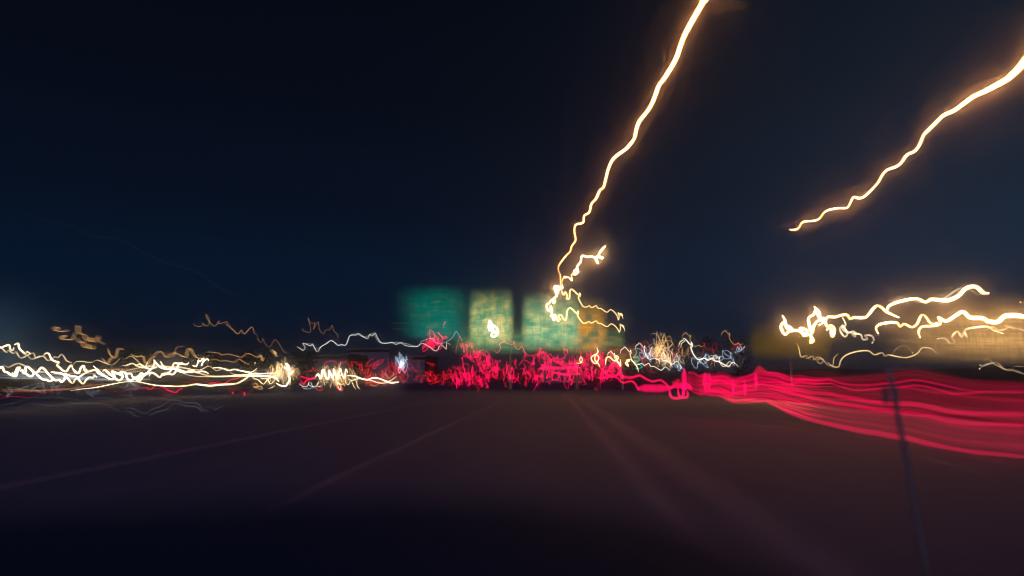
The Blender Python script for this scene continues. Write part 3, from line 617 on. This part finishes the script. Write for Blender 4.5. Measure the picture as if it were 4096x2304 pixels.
swarm('lamp_squiggle', lab_by('loop in the first headlight knot', 41, 1113, 'at its left', 1152, 'at its centre', 'at its right'), 'light squiggle', 'cream loops in the first headlight knot', 34,
      lambda r: (r.uniform(1075, 1190), 1495 + g(r, 0, 12)), lambda r, x: (r.uniform(9, 24), r.uniform(20, 50)), ['cream', 'cream', 'amber'], (2.0, 3.2), (48, 54), 27)
swarm('lamp_squiggle', lab_by('loop in the second headlight knot', 41, 1337, 'at its left', 1389, 'at its centre', 'at its right'), 'light squiggle', 'cream loops in the second headlight knot', 24,
      lambda r: (r.uniform(1285, 1440), 1508 + g(r, 0, 12)), lambda r, x: (r.uniform(9, 26), r.uniform(20, 50)), ['cream', 'cream', 'amber'], (2.0, 3.2), (54, 60), 28)
swarm('lamp_squiggle', lab_by('ghostly ribbon below the left headlight band', 30, 130, 'at the left edge', 260, 'nearer the left edge', 400, 'under its weaving part', 'under its arches'), 'light squiggle', 'ghostly ribbons below the left headlight band', 16,
      lambda r: (r.uniform(10, 540), 1553 + g(r, 0, 10)), lambda r, x: (r.uniform(30, 60), r.uniform(18, 40)), ['faint', 'faint', 'faintp'], (4, 9), (30, 40), 31, (5, 8))
swarm('lamp_squiggle', 'small white squiggle in the pale tuft left of the pink swarm', 'light squiggle', 'white squiggles in the pale tuft', 9,
      lambda r: (1608 + g(r, 0, 6), 1458 + g(r, 0, 8)), lambda r, x: (22, 34), ['cool', 'faint'], (2, 2.6), (70, 74), 29)
for i, (cp, lb, s, mt, wd) in enumerate([
 ('C3', 'teal green squiggle among the white zigzags', '2035 710 2040 760 2010 800 2060 790 2065 830 2020 830 2060 860 2100 890 2040 905 2045 880', 'green', 4),
 ('C3', 'white upright loop at the right end of the pink swarm', '1658 700 1670 750 1610 790 1615 830 1650 855 1680 800 1650 770 1640 820 1670 850 1690 890', 'lamp2', 5),
 ('C3', 'white W shaped squiggle right of the upright loop', '1745 870 1750 810 1780 790 1830 830 1870 800 1840 780 1870 850 1890 880 1885 810', 'lamp2', 5),
 ('C3', 'small white star squiggle before the teal one', '1940 820 1975 830 1935 850 1965 880 1950 830 1990 810', 'lamp2', 5),
 ('C3', 'white curved stroke dropping beside the teal squiggle', '1980 810 2020 850 2050 890 2062 935', 'lamp2', 4),
 ('C3', 'small cream ring at the right end of the pink swarm', '1460 850 1500 850 1520 820 1505 790 1495 830 1525 850', 'lamp2', 4),
 ('C3', 'crimson thread wandering over the middle of the pink swarm', '660 720 700 750 730 700 720 670 770 640 790 660 850 670 860 640 870 690 900 720 940 690 960 740 1010 780 1100 760 1135 745 1180 790 1215 760 1240 840', 'red', 3.5),
 ('C3', 'second crimson thread crossing under the orange sign', '900 880 960 820 1040 870 1060 800 1110 770 1150 740 1200 800 1250 830 1330 870 1400 850 1460 870 1500 900', 'red', 4),
 ('C3', 'red hook of light on the dark green sign', '175 508 185 470 200 455 188 447', 'red', 3.5),
 ('C3', 'salmon thread of light on the right green sign', '1040 530 1060 560 1080 570 1090 595', 'reddim', 3.5),
 ('C3', 'pink diamond loop right of the swarm', '1740 960 1790 900 1840 880 1890 930 1850 970 1780 970 1740 940 1790 930 1830 960', 'red', 9),
 ('C3', 'upper pink ribbon stepping down to the red band', '1780 880 1840 850 1880 900 1885 960 1920 985 2000 990 2070 970 2110 990 2150 1010 2200 1030 2270 1015 2320 1045 2370 1090', 'red', (14, 12, 9, 9)),
 ('C3', 'lower pink ribbon stepping down to the red band', '1650 990 1720 995 1800 980 1860 995 1910 1040 1990 1025 2030 1050 2050 1090 2070 1120', 'red', (7, 8, 9)),
 ('C3', 'flat broad pink smear joining the ribbons to the red band', '2050 1095 2150 1092 2250 1095 2400 1090', 'redwide', 32),
 ('C3', 'level pink bars through the right half of the swarm', '1090 905 1200 895 1300 900 1400 895 1500 890', 'redwide', 14),
 ('C3', 'lower level pink bar through the right half of the swarm', '1230 940 1350 960 1450 955 1510 960', 'redwide', 12),
 ('C1', 'faint dark red thread sinking across the upper left sky', '1980 0 2010 50 2080 95 2150 135 2200 190 2260 170 2300 215 2350 200', 'faintp', 3),
 ('W', 'faint dark thread slanting down the left sky', '40 525 100 550 180 570 230 595 300 600 350 630 400 655 450 670 510 690 550 725 610 745', 'faintp', 4)]):
    trail('light_trail', lb, 'light trail', T(cp, s), mt, wd, 46 + i * .6, sub=4)

# ------------------------------------------------------------------ the broad red band at right
def interp(c, x):
    for (x0, y0), (x1, y1) in zip(c, c[1:]):
        if x <= x1: return y0 + (y1 - y0) * max(0, (x - x0)) / (x1 - x0)
    return c[-1][1]
TOP = T('G1', '440 190 520 190 560 235 620 195 700 235 850 205 950 258 1080 240 1190 210 1250 160 1330 180 1450 190 1600 245 1720 225 1850 250') + T('G2', '250 205 500 195 750 168 900 150 1050 120 1200 122 1500 190 1800 240 2150 270 2507 290 2700 300')
BOT = T('G1', '440 400 480 415 515 460 580 464 640 450 700 465 780 462 840 488 930 545 1100 548 1250 545 1340 545 1430 580 1550 638 1750 712 1980 772 2250 832') + T('G2', '630 905 850 955 1050 978 1250 1035 1500 1098 1800 1148 2200 1180 2507 1208 2700 1222')
BX0, BX1 = 2754, 4150
def band_depth(x): return 25 + (11 - 25) * min(1, max(0, (x - BX0) / (BX1 - BX0))) ** .7
band = empty('tail_light_band', P(3300, 1560, 14), 'broad red band of tail light streaks sweeping off the right edge', 'light trail')
def band_streak(fn, x0, x1, mat, wid, name='streak', step=22):
    xs = [x0 + (x1 - x0) * i / max(3, int((x1 - x0) / step)) for i in range(max(3, int((x1 - x0) / step)) + 1)]
    m_ = len(xs); pa, ra = [], []
    for i, x in enumerate(xs):
        d = band_depth(x); y = fn(x); pa.append(P(x, y, d))
        t = i / (m_ - 1) * (len(wid) - 1); k = min(int(t), len(wid) - 2); w_ = wid[k] + (wid[k + 1] - wid[k]) * (t - k)
        e_ = min(1, .2 + .8 * min(i, m_ - 1 - i) / 3)
        ra.append(w_ * .62 * e_ * d / F)
    vs, fs = tube(pa, ra, 10); part(obj(name, vs, fs, mat, None, True), band)
rb = random.Random(5)
RB = {k: light_mat('brake_light_streak', (1, g_, b_), s_, 1.5, k == 3, ) for k, (g_, b_, s_) in {4: (0, .085, .11), 1: (.0, .08, .05), 2: (0, .07, .20), 3: (0, .07, .50)}.items()}
for i in range(22):
    t = (i + .5) / 22
    jt = rb.uniform(-.012, .012); a1, a2, ph = rb.uniform(1, 5), rb.uniform(1, 3), rb.uniform(0, 6.28)
    fn = lambda x, t=t, jt=jt, a1=a1, a2=a2, ph=ph: (interp(TOP, x) * (1 - t - jt) + interp(BOT, x) * (t + jt)) + (a1 * math.sin(x / 47 + ph) + a2 * math.sin(x / 23 + ph * 2)) * max(.15, 1 - (x - 2750) / 800)
    band_streak(fn, BX0, 3330 if t < .2 else 3230 + 90 * rb.random(), RB[3 if i % 2 else 2], (13, 11, 9, 10, 6))
    band_streak(fn, 3120 + 60 * rb.random(), BX1, RB[rb.choice((1, 4, 4, 2) if t > .25 else (1, 1, 4))], (5, 9, rb.uniform(7, 16), rb.uniform(10, 22), rb.uniform(10, 26)), 'fine_streak')
for (x, y) in [(0, 0)]:
    for t, wd in ((.18, 34), (.4, 50), (.62, 60), (.82, 50)):
        band_streak(lambda x, t=t: interp(TOP, x) * (1 - t) + interp(BOT, x) * t, BX0 + 20, BX1, LM['redfill'], (wd * .6, wd, wd * 1.4, wd * 1.9, wd * 2.0))
def joined(a, b): return a + b
for s1, s2, wd in [
  ('1340 548 1430 580 1550 640 1750 715 1980 775 2250 835 2500 885', '630 915 850 960 1050 985 1250 1040 1500 1105 1800 1155 2200 1190 2507 1220 2700 1228', (12, 16, 20, 22, 20, 16, 14)),
  ('1350 380 1500 410 1700 455 1900 502 2150 556 2400 590 2550 618', '780 640 900 658 1100 672 1300 700 1550 768 1900 808 2200 815 2507 825 2700 828', (10, 14, 15, 16, 16, 14, 12)),
  ('1200 330 1350 350 1500 372 1700 398 1850 430 2050 442 2200 480 2400 508', '480 515 620 530 800 550 1100 556 1300 590 1550 650 1850 675 2507 685 2700 686', (10, 12, 16, 16, 16, 18, 18)),
  ('1250 330 1450 300 1620 342 1750 268 1850 298 1950 290 2050 276 2200 330 2350 348', '380 322 600 315 750 295 900 290 1100 248 1250 265 1500 320 1750 380 2000 402', (8, 8, 8, 8, 7, 5)),
  ('1450 340 1650 335 1750 308 1850 338 2050 318 2200 368 2350 408', '330 380 600 370 800 345 1000 340 1150 315 1300 340 1600 425 1800 420 2000 402 2507 402 2700 402', (6, 6, 7, 7, 8, 10, 12)),
  ('1300 200 1450 195 1600 260 1720 290', '', (8, 10, 8)),
  ('900 500 1000 525 1100 515 1250 530 1340 520 1450 560', '', (8, 10, 8)),
  ('450 290 560 320 640 280 720 300 800 285 900 310 1000 360 1100 350 1200 370 1300 330', '', (10, 10, 10)),
  ('440 340 540 410 620 430 700 400 800 420 900 470 1000 420 1100 400 1200 390', '', (10, 10, 10))]:
    q = T('G1', s1) + (T('G2', s2) if s2 else [])
    q = [p for i, p in enumerate(q) if i == 0 or p[0] > q[i - 1][0] + 4]
    band_streak(lambda x, q=q: interp(spl, x) if False else interp(q, x), q[0][0], min(q[-1][0], BX1), RB[3], wd, 'bright_streak', 30)
q = T('G2', '850 350 1100 352 1300 400 1600 430 1850 470 2200 500 2507 515 2700 520')
band_streak(lambda x: interp(q, x), q[0][0], BX1, RB[2], (6, 10, 14))
q2 = T('G2', '-300 150 0 170 200 225 400 235 700 200 1000 150 1200 155 1500 220 1800 320 2100 330 2700 350')
band_streak(lambda x: interp(q2, x), q2[0][0], BX1, LM['rust'], (20, 34, 40, 50))
# upright blocks where the brake lights held still
for lb, s, wd, mt in [
  ('tallest upright pink block at the left end of the red band', '395 150 393 220 396 300 392 380 385 470', (16, 22, 24, 22, 14), 'redwide'),
  ('second upright pink block of the red band', '628 200 630 280 635 340 640 430', (8, 16, 18, 10), 'redwide'),
  ('narrow right side of the second pink block', '682 195 685 280 680 350 670 430', (5, 7, 8, 6), 'redwide'),
  ('thin upright pink bar at the middle of the red band', '950 275 952 340 955 400 950 480', (8, 9, 10, 6), 'redwide'),
  ('second thin upright pink bar at the middle of the red band', '1080 285 1085 350 1090 410 1085 470', (8, 10, 11, 6), 'redwide'),
  ('upright pink bar below the red band crest', '1210 205 1212 260 1215 330 1218 385', (9, 11, 12, 8), 'redwide'),
  ('dark red crest above the start of the wide band', '1180 215 1250 150 1340 190', (8, 22, 8), 'reddim')]:
    trail('tail_light_trail', lb, 'light trail', T('G1', s), mt, wd, 21 if lb[0] != 'd' else 20, sub=3)
for lb, s, wd in [
  ('large pink U shaped loop under the left end of the red band', '225 380 228 440 250 485 310 495 370 480 380 420 375 350', 12),
  ('second pink U shaped loop under the left end of the red band', '320 370 325 440 350 480 420 485 432 440 430 400', 11),
  ('bright pink smear across the left end of the red band', '235 370 300 350 380 355 440 360 480 395', 24),
  ('dim red fringe on the left end of the red band', '250 300 270 320 300 310 330 290 350 330', 16)]:
    trail('tail_light_trail', lb, 'light trail', T('G1', s), 'redwide' if 'dim' not in lb else 'reddim', wd, 25, sub=3)
# hair thin threads in front of the band and over the road
for i, (cp, lb, s, mt, wd) in enumerate([
 ('G1', 'golden thread twisting across the middle of the red band', '1130 370 1200 400 1300 445 1450 435 1530 425 1650 400 1750 420 1900 480 2050 530 2200 560 2400 570 2576 610', 'tan', 3),
 ('G2', 'pale thread lying on the red band right of the dark pole', '850 650 1000 690 1200 705 1350 695 1500 720 1700 765 1900 780 2100 820 2200 810 2400 800', 'tan', 3),
 ('G2', 'long fine thread slanting down to the right edge over the red band', '500 430 800 450 1000 520 1300 560 1600 640 1900 700 2200 755 2507 795', 'tan', 2.4),
 ('G1', 'faint grey thread on the road under the start of the red band', '1180 560 1280 620 1400 640 1500 620 1580 630 1740 600 1850 660 2000 720', 'tan', 2.4),
 ('G1', 'small tan smudge with a tail on the road below the red band', '1000 685 1060 690 1130 692 1200 680 1280 700 1360 675 1450 730 1600 790', 'tan', 3.4),
 ('G1', 'long faint thread on the right side of the road', '1090 785 1250 815 1400 820 1540 830 1700 850 1800 870 1950 960 2200 1070 2400 1140 2576 1200', 'tan', 2.6),
 ('G2', 'faint short dash on the road right of the dark pole', '700 1115 760 1140 830 1170', 'tan', 4),
 ('G2', 'faint pair of dashes on the road at lower right', '1150 1210 1230 1220 1330 1250 1600 1330 1750 1385 2050 1445', 'tan', 3.4)]):
    x = T(cp, s); trail('light_thread', lb, 'light trail', x, mt, wd, (min(20, band_depth(max(x[0][0], BX0 + 1)) - 1), 7.0), sub=4)
for i, (cp, lb, s, mt) in enumerate([
 ('L1', 'upper faint grey thread over the dark road at left', '-50 1150 100 1110 300 1070 450 1010 560 990 700 1000 900 985 1150 1015 1250 1015 1400 1070 1500 1010 1620 1000 1850 995', 'faint'),
 ('L1', 'middle faint grey thread over the dark road at left', '60 1225 250 1225 400 1110 600 1100 900 1130 1100 1100 1400 1090 1700 1100 1900 1180 2020 1240', 'faint'),
 ('L1', 'faint rust thread low over the road at left', '-50 1290 100 1240 350 1225 600 1215 780 1255 1000 1215 1380 1255 1500 1180 1650 1150 2000 1230', 'faintp'),
 ('L1', 'lowest faint violet thread at the left edge', '-50 1420 100 1330 250 1290 500 1280 750 1310 1000 1260 1300 1280 1500 1320 1700 1230', 'faintp'),
 ('L2', 'upper looping grey thread on the road below the first knot', '-40 1170 100 1170 250 1230 350 1260 450 1190 620 1130 760 1030 900 1050 1000 1080 1200 1090 1300 1200 1320 1215 1350 1150 1420 1155 1500 1195 1480 1210 1560 1160 1640 1130', 'faint'),
 ('L2', 'lower looping grey thread on the road below the first knot', '-40 1230 50 1220 200 1310 280 1325 400 1315 500 1240 700 1190 780 1100 880 1085 1000 1130 1200 1155 1320 1280 1340 1220 1430 1230 1500 1270 1470 1275 1550 1210 1635 1185', 'faint')]):
    trail('light_thread', lb, 'light trail', T(cp, s), mt, 4.5, (17 + i, 24 + i), sub=4)

# ------------------------------------------------------------------ near things: leaning pole and the car's dark bonnet
def near_pole():
    d = 4.1
    top, mid, bot = P(3555, 1470, d), P(3592, 1700, d), P(3660, 2040, d)
    k = (bot - mid).normalized(); base = bot + k * (bot.z / -k.z)
    r = empty('pole', (base.x, base.y, 0), 'thin dark leaning pole standing before the red band at right', 'pole')
    pth = [base + (top - base) * t for t in (0, .25, .5, .75, .93, 1)]
    vs, fs = tube(pth, [.016, .015, .0145, .014, .013, .009], 14); part(obj('shaft', vs, fs, M_dark, None, True), r)
    c = P(3562, 1580, d)
    for s_ in (-1, 1):
        bm = bmesh.new(); box(bm, c.x + s_ * .027 - .011, c.x + s_ * .027 + .011, c.y - .02, c.y + .02, c.z - .05, c.z + .05, .004)
        part(bmobj('clamp', bm, M_dark), r)
    bm = bmesh.new(); bmesh.ops.create_cone(bm, cap_ends=True, segments=20, radius1=.07, radius2=.04, depth=.05, matrix=Matrix.Translation((base.x, base.y, .025)))
    part(bmobj('foot', bm, M_dark), r)
near_pole()
def bonnet():
    m = bpy.data.materials.new('navy_car_paint'); m.use_nodes = True
    b = m.node_tree.nodes['Principled BSDF']; b.inputs['Base Color'].default_value = col(.006, .010, .014); b.inputs['Roughness'].default_value = .8; b.inputs['Specular IOR Level'].default_value = .06
    vs, fs = [], []; nx, ny = 40, 14
    EDGE = [(-600, 2060), (0, 2040), (600, 2010), (1200, 1975), (1700, 1968), (2100, 1985), (2500, 2040), (2800, 2120), (3100, 2250), (3400, 2420), (3700, 2600)]
    for j in range(ny + 1):
        for i in range(nx + 1):
            px = -600 + 4300 * i / nx; t = j / ny
            e = P(px, interp(EDGE, px) + 25, .72)
            vs.append((e.x * (1 - .25 * t), e.y - .5 * t, e.z + .05 * math.sin(t * 1.5) * (1 - t) - .03 * t))
    k = len(vs)
    for i in range(nx + 1): e = vs[i]; vs.append((e[0], e[1] + .03, e[2] - .35))
    for j in range(ny):
        for i in range(nx): fs.append((j * (nx + 1) + i, j * (nx + 1) + i + 1, (j + 1) * (nx + 1) + i + 1, (j + 1) * (nx + 1) + i))
    for i in range(nx): fs.append((i, i + 1, k + i + 1, k + i))
    tag(obj('car_bonnet', vs, fs, m, smooth=True), 'dark blurred car bonnet filling the bottom edge at left and centre', 'car bonnet')
bonnet()

# ------------------------------------------------------------------ haze
bm = bmesh.new(); box(bm, -450, 450, -80, 410, -2.5, 24)
hm = bpy.data.materials.new('night_haze'); hm.use_nodes = True; n = N(hm.node_tree)
v = n.n('ShaderNodeVolumePrincipled', {'Color': col(.74, .84, 1.0), 'Density': .0040, 'Anisotropy': .987})
n.n('ShaderNodeOutputMaterial', {'Volume': v.outputs[0]})
tag(bmobj('haze', bm, hm), kind='stuff')
